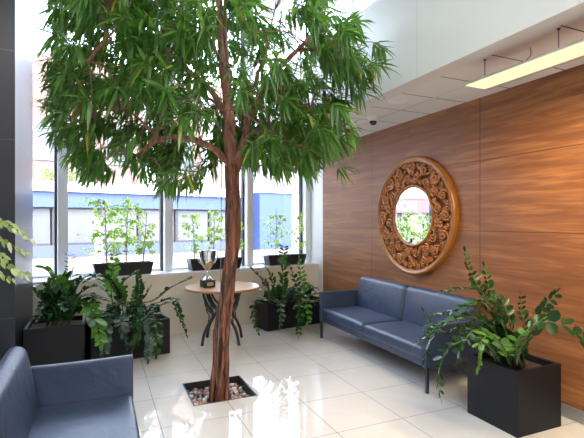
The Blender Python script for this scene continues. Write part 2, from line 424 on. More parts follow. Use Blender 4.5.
# window wall: apron wall, sill, glazing
LW = -6.8; GO = .42
b = MB(); b.box((LW, 0, 0), (0, .10, .825), MW); struct(b, 'wall_window', M_cream)
b = MB(); b.box((LW, GO-.12, -.14), (0, GO+.05, .825), MW); struct(b, 'wall_window_outer', M_hall)
b = MB(); b.box((LW, -.018, .825), (-.0, GO, .862), MW); struct(b, 'trim_sill', M_sill)
b = MB(); b.box((LW, GO-.10, 5.5), (-1.0, GO+.1, 5.7), MW); struct(b, 'wall_window_top', M_white)
def s_of(x, off):                                      # wall coordinate of the point with world X = x on the line offset 'off' outward
    return (x - (XW - math.sin(WA)*off)) / math.cos(WA)
MO = .27
mull = [s_of(-3.1, MO), s_of(-1.78, MO), s_of(-.436, MO), s_of(.924, MO), s_of(2.25, MO), s_of(3.42, MO)]
for i, s in enumerate(mull):
    e = MB(); wd = .057 if i < 5 else .075
    top = 5.5 if i < 5 else 2.80
    e.box((s-wd, MO, .862), (s+wd, GO+.04, top), MW); struct(e, 'trim_%d' % (10+i), M_frame)
for i in range(5):
    a, c = mull[i]+.057, mull[i+1]-(.057 if i < 4 else .075)
    tops = [(.862, 5.5)] if i < 4 else [(.862, 2.79)]
    for k, (z0, z1) in enumerate(tops):
        r = empty('window_%d' % (i+1+5*k), MW @ Vector(((a+c)/2, GO, z0)), WA, kind='structure'); hw = (c-a)/2; h = z1-z0
        f = MB(); f.box((hw-.028, -.045, .0), (hw, .03, h)); f.box((-hw, -.03, .0), (-hw+.012, .03, h))
        f.build('frame_gasket', M_gasket, r)
        g = MB(); g.box((-hw, -.02, 0), (hw, .02, .03)); g.box((-hw, -.02, h-.03), (hw, .02, h)); g.build('window_frame', M_frame, r)
        g = MB(); g.box((-hw+.012, -.004, .03), (hw-.028, .004, h-.03)); g.build('window_pane', M_glass, r)
# dark clad column at the left
b = MB(); b.box((-1.75, 4.82, 0), (-.73, 6.0, 5.6)); struct(b, 'wall_column', M_column)

# ------------------------------------------------------------------ street outside
M_ground = simple('street_concrete', (.24, .23, .22), .8, var=.08, bscale=3)
M_side = simple('sidewalk_beige', (.16, .13, .09), .8, var=.06, bscale=8)
M_blue = simple('blue_fascia', (.018, .036, .125), .5)
M_bluelow = simple('blue_panel', (.028, .038, .095), .5)
M_shopglass = simple('shop_glass', (.055, .057, .07), .3)
M_shopframe = simple('shop_frame', (.010, .010, .015), .5)
M_upper = simple('upper_render', (.12, .068, .06), .8, var=.1, bscale=2)
M_ledge = simple('white_ledge', (.27, .27, .28), .7)
M_pinkwall = simple('salmon_render', (.22, .11, .075), .8)
M_sign = simple('sign_red', (.13, .007, .014), .4)
M_signw = simple('sign_white', (.7, .7, .7), .5)
M_street = leaf_mat('street_leaves', [(0, (.04, .08, .015)), (1, (.14, .21, .05))], .5, .2, (.4, .7, .1))
b = MB(); b.box((-60, ywall(-3)-25, -.26), (60, 80, -.2)); struct(b, 'ground', M_ground)
FC = 23.27
FM = Matrix.Translation((0, FC, -.2)) @ Matrix.Rotation(WA, 4, 'Z')   # facade frame
b = MB(); b.box((-30, -1.9, 0), (30, 0, .12), FM); struct(b, 'sidewalk', M_side)
FX1 = 7.4
bld = empty('shop_building', FM @ Vector((0, 0, 0)), WA, label='long shop building across the street with a blue fascia above its windows', cat='building')
def fb(name, boxes, m, par=bld):
    q = MB()
    for a, c in boxes: q.box(a, c)
    return q.build(name, m, par)
fb('wall', [((-30, .12, 3.17), (FX1, 8, 9.5)), ((-30, .5, 0), (FX1, 8, 3.17))], M_upper)
fb('blue_fascia', [((-30, -.25, 2.46), (FX1, .12, 3.17))], M_blue)
fb('ledge', [((-30, -.45, 3.17), (FX1, .12, 3.62))], M_ledge)
fb('lower_panel', [((-30, 0, .12), (FX1, .12, .70))], M_bluelow)
x = -29.0
while x < FX1-1:
    wn = fb('shop_window', [((x, .06, .78), (min(x+1.78, FX1-.1), .10, 2.40))], M_shopglass)
    fb('window_frame', [((x-.07, 0, .70), (x+.07, .12, 2.46)), ((x+.07, 0, .70), (x+1.8, .12, .80)), ((x+.07, 0, 2.38), (x+1.8, .12, 2.46))], M_shopframe, wn)
    x += 1.93
x = -28.5
while x < FX1-2:
    fb('upper_window', [((x, .05, 4.6), (x+1.2, .13, 6.6))], M_shopglass)
    fb('pilaster', [((x+1.75, -.1, 3.62), (x+2.35, .12, 9.5))], M_ledge)
    x += 3.2
post = MB(); q = P(99, 250, 19.0); post.rbox((-.16, -.1, 0), (.16, .1, 1.95), .05)
tag(post.build('sign_pillar', M_signw, None, (q.x, q.y, -.2)), 'white upright pillar standing on the street before the shop windows', 'pillar')
sg = empty('shop_sign', FM @ Vector((-9.6, -.33, 2.33)), WA, label='red shop sign with white capital letters seen in the round mirror', cat='sign')
q = MB(); q.box((-2.6, -.03, 0), (2.6, .06, .80)); q.build('sign_board', M_sign, sg)
fc = bpy.data.curves.new('sign_letters', 'FONT'); fc.body = 'ROAL'; fc.size = .78; fc.extrude = .01; fc.align_x = 'CENTER'; fc.offset = .012
ft = bpy.data.objects.new('tmp', fc); C.objects.link(ft); bpy.context.view_layer.update(); fm = bpy.data.meshes.new_from_object(ft.evaluated_get(bpy.context.evaluated_depsgraph_get())); bpy.data.objects.remove(ft); fo = bpy.data.objects.new('sign_letters', fm); C.objects.link(fo); fo.parent = sg; fo.location = (0, -.05, .12); fo.rotation_euler = (PI/2, 0, 0); fm.materials.clear(); fm.materials.append(M_signw)
# blue kiosk, white pier, salmon house at the right
BX = [(8.9, 11.2, 3.55, M_blue, 'blue_building', 'plain blue building wall seen through the window right of the tree', 'building'),
      (11.25, 12.1, 5.6, M_ledge, 'white_pier', 'tall white pier between the blue building and the salmon house', 'pier'),
      (12.1, 16.5, 6.4, M_pinkwall, 'salmon_house', 'salmon-coloured house at the right edge of the last window', 'house')]
for x0, x1, h, m_, nm, lb, ct in BX:
    r = empty(nm, FM @ Vector((x0, 0, 0)), WA, label=lb, cat=ct)
    q = MB(); q.box((0, 0, 0), (x1-x0, 5, h)); q.build('wall', m_, r)
    q = MB(); q.box((-.0, -.12, h), (x1-x0, 5.1, h+.18)); q.build('cornice', M_ledge, r)

# ------------------------------------------------------------------ leaves
def leaf(mb, base, d, nrm, L, W, droop=.25, fold=.12, prof=((.3, 1.0), (.68, .72))):
    d = d.normalized(); side = d.cross(nrm)
    if side.length < 1e-4: side = d.orthogonal()
    side.normalize(); up = side.cross(d).normalized()
    vs = [base]
    for s, wf in prof:
        c = base + d*(L*s) - Vector((0, 0, 1))*(droop*L*s*s)
        vs += [c - side*(W*wf/2) + up*(fold*W), c, c + side*(W*wf/2) + up*(fold*W)]
    tip = base + d*L - Vector((0, 0, 1))*(droop*L)
    vs.append(tip); n = len(prof); fs = [(0, 2, 1), (0, 3, 2)]
    for i in range(n-1):
        a = 1+3*i; fs += [(a, a+1, a+4, a+3), (a+1, a+2, a+5, a+4)]
    a = 1+3*(n-1); e = len(vs)-1; fs += [(a, a+1, e), (a+1, a+2, e)]
    mb.add(vs, fs, True)
OVAL = ((.18, .7), (.5, 1.0), (.82, .68))
def rv(s=1): return Vector((rnd.uniform(-s, s), rnd.uniform(-s, s), rnd.uniform(-s, s)))

# ------------------------------------------------------------------ ficus tree
tree = empty('ficus_tree', (1.0, 3.98, -.125), label='tall indoor ficus tree with braided reddish trunk growing from a floor pit', cat='tree')
T0 = tree.location.copy()
def tbuild(mb, name, m, par=tree):
    mb.v = [v - T0 for v in mb.v]; return mb.build(name, m, par)
trunkpath = [P(219, 405, 4.03), P(220, 350, 4.03), P(226, 300, 3.98), P(232, 250, 3.93), P(233, 200, 3.95), P(232, 165, 3.95)]
trunkpath[0].z = -.12
tp = spline(trunkpath, 8)
tb = MB()
def trunk_r(z):
    return lerp(.080, .064, min(1, max(0, z/1.1))) if z < 1.1 else lerp(.066, .062, (z-1.1)/1.1)
wobf = lambda i, k: 1 + .16*math.sin(k*1.7 + i*.22) + .07*math.sin(3*k - i*.4)
tb.tube(tp, [trunk_r(p.z)*(.62 if p.z < .9 else lerp(.62, .98, min(1, (p.z-.9)/.6))) for p in tp], 18, wob=wobf)
tbuild(tb, 'trunk', M_bark)
for j in range(8):                                          # braided stems wound round the base
    pts = []; rr = []
    ph = j*2*PI/8 + .3*rnd.random(); top = rnd.uniform(.9, 1.7); tw = rnd.uniform(.8, 1.6)*(1 if j % 3 else -1)
    N = 22
    for i in range(N+1):
        f = i/N; z = -.12 + f*(top+.12)
        c = min(tp, key=lambda p: abs(p.z-z))
        R = trunk_r(z)*lerp(.86, .72, f) + (.012*(1-f*3) if f < .33 else 0)
        a = ph + tw*f*2
        pts.append(Vector((c.x+math.cos(a)*R, c.y+math.sin(a)*R, z))); rr.append(lerp(.026, .014, f)*(1+.15*math.sin(i*1.3+j)))
    q = MB(); q.tube(pts, rr, 8); tbuild(q, 'aerial_root', M_bark)
branches = [
    ([(229, 163, 3.95), (215, 150, 3.9), (198, 141, 3.8), (175, 137, 3.72), (156, 140, 3.65)], .033, .022),
    ([(156, 140, 3.65), (146, 148, 3.6), (138, 157, 3.55)], .022, .013),
    ([(162, 138, 3.68), (150, 130, 3.7), (138, 118, 3.7), (120, 105, 3.7)], .014, .007),
    ([(232, 170, 3.95), (228, 130, 3.97), (227, 100, 4.0), (222, 60, 4.02), (220, 20, 4.05), (219, -60, 4.1)], .052, .022),
    ([(236, 165, 3.95), (232, 120, 3.98), (229, 80, 4.02), (225, 30, 4.05), (226, -60, 4.1)], .03, .014),
    ([(225, 112, 3.98), (212, 92, 3.9), (197, 78, 3.8), (180, 62, 3.6), (160, 45, 3.5)], .030, .011),
    ([(223, 108, 3.98), (208, 98, 3.95), (190, 90, 3.9), (170, 88, 3.9)], .014, .008),
    ([(236, 172, 3.95), (244, 140, 3.9), (252, 112, 3.85), (266, 85, 3.8), (285, 62, 3.75), (300, 48, 3.7), (318, 28, 3.7)], .034, .014),
    ([(238, 160, 3.95), (243, 135, 4.05), (250, 100, 4.2), (262, 60, 4.4), (275, 10, 4.6)], .022, .010),
    ([(298, 50, 3.7), (312, 50, 3.6), (330, 56, 3.5), (352, 62, 3.4)], .016, .006),
    ([(262, 90, 3.8), (285, 100, 3.75), (310, 108, 3.7), (330, 120, 3.6)], .016, .006),
    ([(244, 138, 3.9), (262, 130, 3.7), (285, 135, 3.55), (305, 150, 3.5)], .014, .006),
    ([(222, 65, 4.0), (205, 30, 3.9), (185, 10, 3.8), (165, -20, 3.7)], .018, .008),
    ([(120, 50, 3.5), (105, 40, 3.4), (88, 62, 3.3)], .006, .012),
    ([(160, 45, 3.5), (135, 22, 3.5), (112, 12, 3.5)], .012, .006),
    ([(88, 62, 3.3), (100, 46, 3.35), (115, 30, 3.4)], .014, .008),
    ([(205, 95, 3.95), (170, 100, 4.3), (130, 95, 4.6), (90, 90, 4.8)], .014, .008),
    ([(80, 98, 3.5), (95, 108, 3.5), (120, 110, 3.6)], .007, .013),
]
bpts = []
for pts, r0, r1 in branches:
    sp = spline([P(*p) for p in pts], 6); n = len(sp)
    q = MB(); q.tube(sp, [lerp(r0, r1, i/(n-1)) for i in range(n)], 10, wob=lambda i, k: 1+.08*math.sin(k*2+i)); tbuild(q, 'branch', M_branch)
    bpts += sp[::3]
# crown: lower outline in the photograph's frame as a function of u
LOW = [(34, 150), (45, 158), (60, 160), (75, 180), (92, 190), (110, 178), (130, 188), (150, 190), (165, 200), (185, 196), (205, 180), (222, 172), (240, 172),
       (256, 188), (280, 188), (300, 178), (318, 192), (328, 165), (342, 185), (355, 166), (362, 140), (375, 112), (385, 95), (400, 60), (402, 30)]
def low(u):
    if u <= LOW[0][0]: return LOW[0][1]
    for (a, va), (b_, vb) in zip(LOW, LOW[1:]):
        if u <= b_: return lerp(va, vb, (u-a)/(b_-a))
    return -50
lf = MB(); tw_ = MB()
cl = 0; tries = 0
while cl < 980 and tries < 200000:
    tries += 1
    x, y, z = rnd.uniform(-1, 1), rnd.uniform(-1, 1), rnd.uniform(-1, 1)
    r2 = x*x + y*y + z*z
    if r2 > 1.05 or (r2 < .22 and rnd.random() < .5): continue
    lat = -.70 + 2.05*x; dep = 3.95 + 1.2*y; zz = 3.0 + 1.35*z
    s_, c_ = math.sin(YAW), math.cos(YAW)
    p = Vector((dep*s_ + lat*c_, dep*c_ - lat*s_, zz))
    u, v, d = proj(p)
    if v < -95: continue
    if u < 47 or u > 397: continue
    if u > 75 and rnd.random() < .12: continue
    if p.x > XB - .26 or (p.x < -.50 and p.y > 4.6) or p.y > ywall(p.x) - .5: continue
    if v > low(u) - 14: continue
    # gaps
    if 262 < u < 305 and v < 58 and rnd.random() < .88: continue
    if 305 < u < 345 and -10 < v < 60 and rnd.random() < .45: continue
    if u > 345 and v < 22: continue
    if u > 330 and v < 5: continue
    if 213 < u < 234 and d < 3.97 and v > -40: continue
    if 250 < u < 345 and 60 < v < 130 and rnd.random() < .35: continue
    if 225 < u < 262 and 88 < v < 178 and d < 4.0 and rnd.random() < .85: continue
    if 180 < u < 226 and 60 < v < 118 and d < 3.95 and rnd.random() < .7: continue
    if 78 < u < 120 and 20 < v < 75 and d < 3.5: continue
    if 136 < u < 225 and 118 < v < 152 and d < 4.05: continue
    if 136 < u < 225 and 152 <= v < 172 and d < 3.85: continue
    if noise.noise(p*2.4) < -.12 and rnd.random() < .85: continue
    cl += 1
    out = Vector((p.x - 1.0, p.y - 3.95, 0)); out = out.normalized() if out.length > .1 else Vector((1, 0, 0))
    axis = (out*.8 + Vector((0, 0, -.25)) + rv(.35)).normalized()
    nb = min(bpts, key=lambda q: (q-p).length_squared)
    inner = p - axis*rnd.uniform(.07, .15)
    if rnd.random() < .55:
        if (nb-p).length < .9: mid = (nb+inner)/2 + Vector((0, 0, .08)); tw_.tube([nb, mid, inner, p], [.006, .005, .004, .002], 4, caps=False)
        else: tw_.tube([inner, p], [.004, .002], 4, caps=False)
    n = rnd.randint(12, 18)
    for k in range(n):
        f = k/n; b0 = inner.lerp(p, f); an = k*2.4 + rnd.random()
        perp = axis.orthogonal().normalized(); perp = Matrix.Rotation(an, 3, axis) @ perp
        dd = (axis*lerp(.2, .9, f) + perp*.8 + Vector((0, 0, -.38)) + rv(.22)).normalized()
        L = rnd.uniform(.13, .21)
        leaf(lf, b0, dd, (Vector((0, 0, 1)) + perp*.3 + rv(.35)), L, rnd.uniform(.022, .033), rnd.uniform(.05, .4), .14)
print('clusters', cl, 'leaf faces', len(lf.f))
tbuild(lf, 'foliage', M_ficus); tbuild(tw_, 'twigs', M_twig)
q = MB(); q.tube([P(222, 292, 3.72) , P(221.5, 150, 3.80)], .0035, 5)
# stay cable: pegged at the pit edge
q = MB(); a = P(222, 150, 3.82); q.tube([Vector((PX0+.20, PY0+.05, -.125)), P(220.5, 290, 3.78), a], .003, 5); tbuild(q, 'support_cable', M_steel)

# pit frame and pebbles
pf = empty('tree_pit_frame', ((PX0+PX1)/2, (PY0+PY1)/2, -.125), label='square dark metal frame lining the floor pit around the trunk', cat='planter frame')
q = MB(); hx, hy = (PX1-PX0)/2, (PY1-PY0)/2
for a, c in (((-hx, -hy, 0), (hx, -hy+.012, .128)), ((-hx, hy-.012, 0), (hx, hy, .128)), ((-hx, -hy, 0), (-hx+.012, hy, .128)), ((hx-.012, -hy, 0), (hx, hy, .128))): q.box(a, c)
q.build('frame', M_darkmetal, pf)
PC = [(.10, .10, .11), (.25, .24, .25), (.42, .40, .38), (.35, .18, .10), (.60, .56, .50), (.14, .15, .19)]
pmats = [simple('pebble_stone', c, .5, var=.2, bscale=30) for c in PC]
pmesh = []
for i in range(6):
    bm = bmesh.new(); bmesh.ops.create_icosphere(bm, subdivisions=2, radius=1)
    for v in bm.verts: v.co *= 1 + .18*noise.noise(v.co*1.1 + Vector((i*7, 0, 0))); v.co.z *= .6
    me = bpy.data.meshes.new('pebble'); bm.to_mesh(me); bm.free(); me.materials.append(pmats[i])
    for f in me.polygons: f.use_smooth = True
    pmesh.append(me)
cnt = 0; tc_ = tp[0]
placed = []
for tr_ in range(20000):
    x = rnd.uniform(PX0+.04, PX1-.04); y = rnd.uniform(PY0+.04, PY1-.04)
    if math.hypot(x-tc_.x, y-tc_.y) < .125: continue
    r = rnd.uniform(.017, .030)
    if any(math.hypot(x-a, y-c) < (r+s)*.80 for a, c, s in placed): continue
    placed.append((x, y, r)); k = rnd.randrange(6)
    o = bpy.data.objects.new('pebble', pmesh[k]); C.objects.link(o)
    o.location = (x, y, -.085 + r*.60 + rnd.uniform(.0, .012)); o.scale = (r, r*rnd.uniform(.75, 1), r); o.rotation_euler = (0, 0, rnd.uniform(0, 6))
    side = 'left' if x < tc_.x else 'right'
    cn = ['dark grey', 'mid grey', 'light grey', 'reddish brown', 'pale cream', 'blue-grey'][k]
    tag(o, '%s rounded pebble in the floor pit, lying %s of the braided trunk' % (cn, side), 'pebble', '%s pebbles %s of the trunk' % (cn, side))
    cnt += 1
    if cnt >= 230: break
print('pebbles', cnt)

# ------------------------------------------------------------------ sofas
def make_sofa(label, seat=.42, arm=.63, bx=.012, bt=.825):
    L = 2.16; D = .69 + bx                                      # local: x = depth (0 front .. D back), y = length
    r = empty('sofa', (0, 0, 0), label=label, cat='sofa')
    q = MB(); q.rbox((.012, .03, .225), (D-.02, L-.03, .290), .012, 2); q.build('base_rail', M_leather, r)
    for x in (.0, D-.07):
        for y in (.012, L-.036):
            l = MB(); l.box((x, y, 0), (x+.03, y+.024, .24)); l.build('leg', M_leg, r)
    z0 = .285; H0 = seat-z0
    def seatdef(y0, y1):
        def f(v):
            k = min(1, max(0, v.x/.62)); e = min(v.y-y0, y1-v.y); h = min(1, max(0, (v.z-z0)/H0))
            z = v.z + h*(-.012*math.exp(-max(0, e)/.05) + .012*math.sin(k*PI)*math.sin(min(1, max(0, (v.y-y0)/(y1-y0)))*PI) + .0025*math.sin(v.y*43+v.x*9)*math.exp(-((v.x-.3)/.2)**2))
            x = v.x
            return Vector((x, v.y, z))
        return f
    def backdef(y0, y1):
        def f(v):
            h = min(1, max(0, (v.z-.38)/.45)); e = min(v.y-y0, y1-v.y)
            x = v.x + .085*h
            if v.x < .55+bx: x += -.014*math.sin(h*PI)*(1-math.exp(-max(0, e)/.06))
            z = v.z - (.014*math.exp(-max(0, e)/.06)*h)
            return Vector((x, v.y, z))
        return f
    for (y0, y1) in ((.050, L/2-.0005), (L/2+.0005, L-.050)):
        c = MB(); c.pbox((-.008, y0, z0), (.60+bx, y1, seat), min(.045, H0*.45), seatdef(y0, y1)); c.build('seat_cushion', M_leather, r)
        c = MB(); c.pbox((.500+bx, y0, seat-.03), (.605+bx, y1, bt), .05, backdef(y0, y1)); c.build('back_cushion', M_leather, r)
    def armdef(sgn):
        def f(v):
            k = min(1, max(0, (v.z-.26)/.38)); cx = math.sin(min(1, max(0, v.x/D))*PI)
            y = v.y + sgn*.018*k*k + sgn*.012*cx*math.sin(k*PI)
            return Vector((v.x, y, v.z - .008*cx*k))
        return f
    for sgn, (a, b_) in ((-1, (.012, .060)), (1, (L-.060, L-.012))):
        c = MB(); c.pbox((-.014, a, .228), (D-.03, b_, arm), .012, armdef(sgn)); c.build('armrest', M_leather, r)
    c = MB(); c.rbox((D-.095, .03, .25), (D-.015, L-.03, .60), .02, 2); c.build('back_panel', M_leather, r)
    return r
s1 = make_sofa('blue leather two-seat sofa against the wood wall, below the round mirror')
s1.location = (2.752, 3.20, 0)
s2 = make_sofa('dark blue leather sofa at lower left, cut off by the frame, facing right', .365, .620, .075, .785)
s2.location = (.205, 3.40, 0); s2.rotation_euler = (0, 0, PI)

# ------------------------------------------------------------------ planters
def planter(name, cx, cy, w_, d_, h, rz, label, m=M_planter, t=.028, taper=0, soil=.06, cat='planter', z=0):
    r = empty(name, (cx, cy, z), rz, label=label, cat=cat)
    q = MB(); a, b_ = w_/2, d_/2; ai, bi = a-t, b_-t; k = 1-taper; hs = h-soil
    vs = [(-a*k, -b_*k, 0), (a*k, -b_*k, 0), (a*k, b_*k, 0), (-a*k, b_*k, 0), (-a, -b_, h), (a, -b_, h), (a, b_, h), (-a, b_, h),
          (-ai, -bi, h), (ai, -bi, h), (ai, bi, h), (-ai, bi, h), (-ai*k, -bi*k, .02), (ai*k, -bi*k, .02), (ai*k, bi*k, .02), (-ai*k, bi*k, .02)]
    fs = [(0,3,2,1),(0,1,5,4),(1,2,6,5),(2,3,7,6),(3,0,4,7),(4,5,9,8),(5,6,10,9),(6,7,11,10),(7,4,8,11),(8,9,13,12),(9,10,14,13),(10,11,15,14),(11,8,12,15),(12,13,14,15)]
    q.add(vs, fs); o = q.build('planter_box', m, r)
    bv = o.modifiers.new('b', 'BEVEL'); bv.width = .003; bv.segments = 2; bv.limit_method = 'ANGLE'
    s = MB(); n = 10; m_ = max(3, int(n*d_/w_))
    gx = [lerp(-ai, ai, i/n) for i in range(n+1)]; gy = [lerp(-bi, bi, j/m_) for j in range(m_+1)]
    kk = lerp(k, 1, hs/h)
    vs = [(x*kk, y*kk, hs + .012*noise.noise(Vector((x*9, y*9, cx)))) for y in gy for x in gx]
    s.add(vs, [(j*(n+1)+i, j*(n+1)+i+1, (j+1)*(n+1)+i+1, (j+1)*(n+1)+i) for j in range(m_) for i in range(n)], True)
    s.build('soil', M_soil, r)
    return r
pl4 = planter('square_planter', 3.03, 2.525, .475, .48, .485, 0, 'black cube planter at the right end of the wall sofa', t=.03, soil=.05)
pl1 = planter('square_planter', -.43, 5.40, .56, .54, .50, 0, 'black square planter beside the dark stone column', t=.03, soil=.05)
cw = math.cos(WA); sw = math.sin(WA)
def wpt(x0, y0, along, inw): return (x0 + along*cw - inw*sw, y0 + along*sw + inw*cw)
c2 = wpt(.777, 5.43, -.44, .20); pl2 = planter('long_planter', c2[0], c2[1], .88, .36, .42, WA, 'long black planter under the left window between column and round table')
c3 = wpt(2.21, 5.93, .49, .20); pl3 = planter('long_planter', c3[0], c3[1], .98, .36, .40, WA, 'long black planter under the right window beside the wall sofa')

# fronds
def frond(par, path, start=.3, n=9, ll=.075, lw=.035, r0=.009, m=M_zz, ms=M_stem, tilt=None, curl=.15, taper=.5, spread=.95):
    n = int(n*1.5); lw *= 1.5; ll *= 1.25; start *= .85
    sp = spline(path, 8); N = len(sp)
    org = par.location
    mb = MB(); mb.tube([p-org for p in sp], [lerp(r0, r0*.28, i/(N-1)) for i in range(N)], 6)
    st = mb.build('frond', ms, par)
    lm = MB()
    tot = [0]
    for i in range(1, N): tot.append(tot[-1] + (sp[i]-sp[i-1]).length)
    T = tot[-1]
    upref = tilt if tilt is not None else Vector((0, 0, 1))
    for k in range(n):
        f = start + (1-start)*(k+.5)/n
        d_ = f*T
        i = max(1, next((j for j in range(N) if tot[j] >= d_), N-1))
        p = sp[i-1].lerp(sp[i], (d_-tot[i-1])/max(1e-6, tot[i]-tot[i-1])); t = (sp[i]-sp[i-1]).normalized()
        side = t.cross(upref)
        if side.length < .25: side = t.cross(Vector((.4, -.9, .1)))
        side.normalize(); nr = side.cross(t)
        sz = math.sin(PI*(.25+.6*(k+.5)/n))**.6
        for sg in (-1, 1):
            dd = (side*sg*spread + t*rnd.uniform(.45, .85) + nr*.3 + rv(.25)).normalized()
            if (p + dd*ll*1.15).x < -.71 and p.y > 4.8: continue
            leaf(lm, p-org + side*sg*r0*.3, dd, nr + rv(.45), ll*sz*rnd.uniform(.75, 1.15), lw*sz*rnd.uniform(.85, 1.1), rnd.uniform(0, curl), .10, OVAL)
    t = (sp[-1]-sp[-2]).normalized(); leaf(lm, sp[-1]-org, t, Vector((0, 0, 1))+rv(.3), ll*.7, lw*.7, .05, .1, OVAL)
    lm.build('leaflets', m, st)
    return st
def plant(name, loc, label): return empty(name, loc, label=label, cat='plant')

# plant of the right cube planter
z4 = .44
p4 = plant('zz_plant', (3.03, 2.525, z4-.01), 'arching glossy zz plant growing from the cube planter beside the sofa arm')
B = lambda x, y: Vector((3.03+x, 2.525+y, z4-.01))
fr4 = [
    ([B(-.06, .1), P(500, 330, 3.45), P(478, 305, 3.5), P(450, 313, 3.55), P(427, 318, 3.6)], .32, 13, .062, .030),
    ([B(-.08, .05), P(497, 335, 3.35), P(475, 318, 3.35), P(448, 322, 3.35), P(428, 334, 3.35), P(416, 345, 3.35)], .32, 14, .058, .028),
    ([B(-.05, .08), P(502, 318, 3.5), P(483, 293, 3.6), P(462, 289, 3.65), P(441, 293, 3.7)], .40, 12, .055, .026),
    ([B(-.03, .12), P(497, 322, 3.6), P(480, 290, 3.7), P(468, 268, 3.75), P(465, 252, 3.75)], .45, 9, .055, .026),
    ([B(-.01, .1), P(500, 320, 3.6), P(490, 292, 3.65), P(484, 267, 3.7)], .40, 9, .055, .026),
    ([B(-.1, .0), P(488, 345, 3.2), P(468, 340, 3.15), P(447, 350, 3.15), P(438, 378, 3.15), P(440, 395, 3.15)], .42, 8, .065, .028),
    ([B(-.08, -.06), P(503, 348, 3.1), P(490, 335, 3.05), P(480, 345, 3.0), P(478, 366, 3.0)], .35, 10, .062, .034),
    ([B(-.1, .02), P(495, 342, 3.25), P(476, 330, 3.2), P(462, 345, 3.15), P(457, 360, 3.15)], .35, 9, .058, .030),
    ([B(-.08, .1), P(492, 332, 3.55), P(470, 316, 3.6), P(446, 322, 3.65), P(430, 340, 3.65), P(424, 360, 3.65)], .35, 12, .052, .026),
    ([B(-.1, .1), P(486, 340, 3.5), P(466, 328, 3.5), P(446, 332, 3.55), P(432, 326, 3.55), P(424, 312, 3.55)], .38, 11, .05, .024),
    ([B(-.04, -.02), P(508, 340, 3.3), P(496, 310, 3.35), P(482, 302, 3.4), P(468, 306, 3.4)], .4, 9, .062, .032),
    ([B(.0, .0), P(512, 335, 3.3), P(504, 305, 3.35), P(494, 296, 3.4)], .42, 8, .06, .030),
    ([B(.07, .12), P(523, 330, 3.5), P(521, 310, 3.5), P(520, 296, 3.5)], .45, 6, .052, .022),
    ([B(.08, .0), P(530, 336, 3.35), P(540, 312, 3.4), P(556, 293, 3.42)], .62, 5, .062, .034),
    ([B(-.02, -.1), P(516, 345, 3.1), P(530, 328, 3.05), P(542, 320, 3.05)], .55, 4, .06, .03),
    ([B(-.02, -.06), P(518, 356, 3.1), P(532, 330, 3.05), P(545, 322, 3.0), P(562, 325, 2.95), P(580, 336, 2.9), P(600, 350, 2.85)], .50, 6, .070, .052),
    ([B(-.12, .04), P(490, 350, 3.3), P(472, 346, 3.3), P(458, 330, 3.35)], .35, 8, .055, .028),
]
for i, (pa, st, n, ll, lw) in enumerate(fr4):
    t_ = Vector((.05, -.9, .25)) if i in (13, 12, 3, 4) else (Vector((.45, -.85, -.15)) if i == 15 else None)
    frond(p4, pa, st, n, ll*1.15, lw, .0095 if i not in (13, 14) else .014, M_zzlight if i in (6, 14) else (M_zzmatt if i in (13, 15) else M_zz), tilt=t_)
sk = MB(); a = Vector((3.12, 2.52, z4-.03)); sk.tube([a, P(540, 305, 3.42)], .0045, 6)
tag(sk.build('plant_stake', M_stake), 'thin copper-coloured stake upright in the cube planter', 'plant stake')

# plants of planter 1 (beside column)
z1_ = .45
p1 = plant('zz_plant', (-.43, 5.40, z1_-.01), 'dark bushy zz plant in the square planter beside the column')
B1 = lambda x, y: Vector((-.43+x, 5.40+y, z1_-.01))
fr1 = [
    ([B1(-.1, .0), P(52, 300, 4.8), P(44, 285, 4.75), P(36, 286, 4.7)], .35, 9, .10, .05),
    ([B1(-.05, .0), P(60, 300, 4.8), P(55, 280, 4.7), P(46, 270, 4.65), P(40, 268, 4.6)], .35, 9, .105, .055),
    ([B1(.0, .0), P(64, 300, 4.8), P(66, 282, 4.8), P(72, 272, 4.8)], .35, 8, .09, .045),
    ([B1(.05, .0), P(72, 300, 4.8), P(80, 282, 4.8), P(90, 276, 4.8), P(100, 280, 4.8)], .35, 11, .075, .036),
    ([B1(.05, .05), P(75, 300, 4.9), P(88, 288, 4.9), P(100, 287, 4.9), P(108, 294, 4.9)], .35, 10, .07, .034),
    ([B1(-.1, -.05), P(55, 310, 4.6), P(42, 300, 4.5), P(36, 292, 4.5)], .4, 8, .085, .042),
    ([B1(-.02, -.05), P(60, 310, 4.7), P(52, 296, 4.6), P(50, 284, 4.6)], .3, 8, .09, .045),
    ([B1(.05, -.06), P(72, 312, 4.7), P(76, 300, 4.6), P(84, 296, 4.6)], .2, 9, .08, .038),
    ([B1(.0, -.08), P(63, 314, 4.7), P(66, 300, 4.6), P(62, 290, 4.6)], .2, 9, .085, .04),
    ([B1(.1, .05), P(80, 306, 4.9), P(92, 298, 4.8), P(104, 300, 4.7)], .3, 9, .07, .034),
    ([B1(-.02, .1), P(62, 300, 5.0), P(60, 285, 5.0), P(64, 275, 5.0)], .3, 9, .08, .04),
]
for i, (pa, st, n, ll, lw) in enumerate(fr1): frond(p1, pa, st, n, ll, lw, .010, M_zz if i not in (1,) else M_zzlight)
frond(p1, [B1(.03, .08), P(70, 290, 5.0), P(70, 268, 5.0), P(69.5, 254, 5.0)], .45, 8, .085, .010, .006, simple('dry_frond', (.05, .06, .045), .6), M_stempale, spread=1.2, curl=.05)

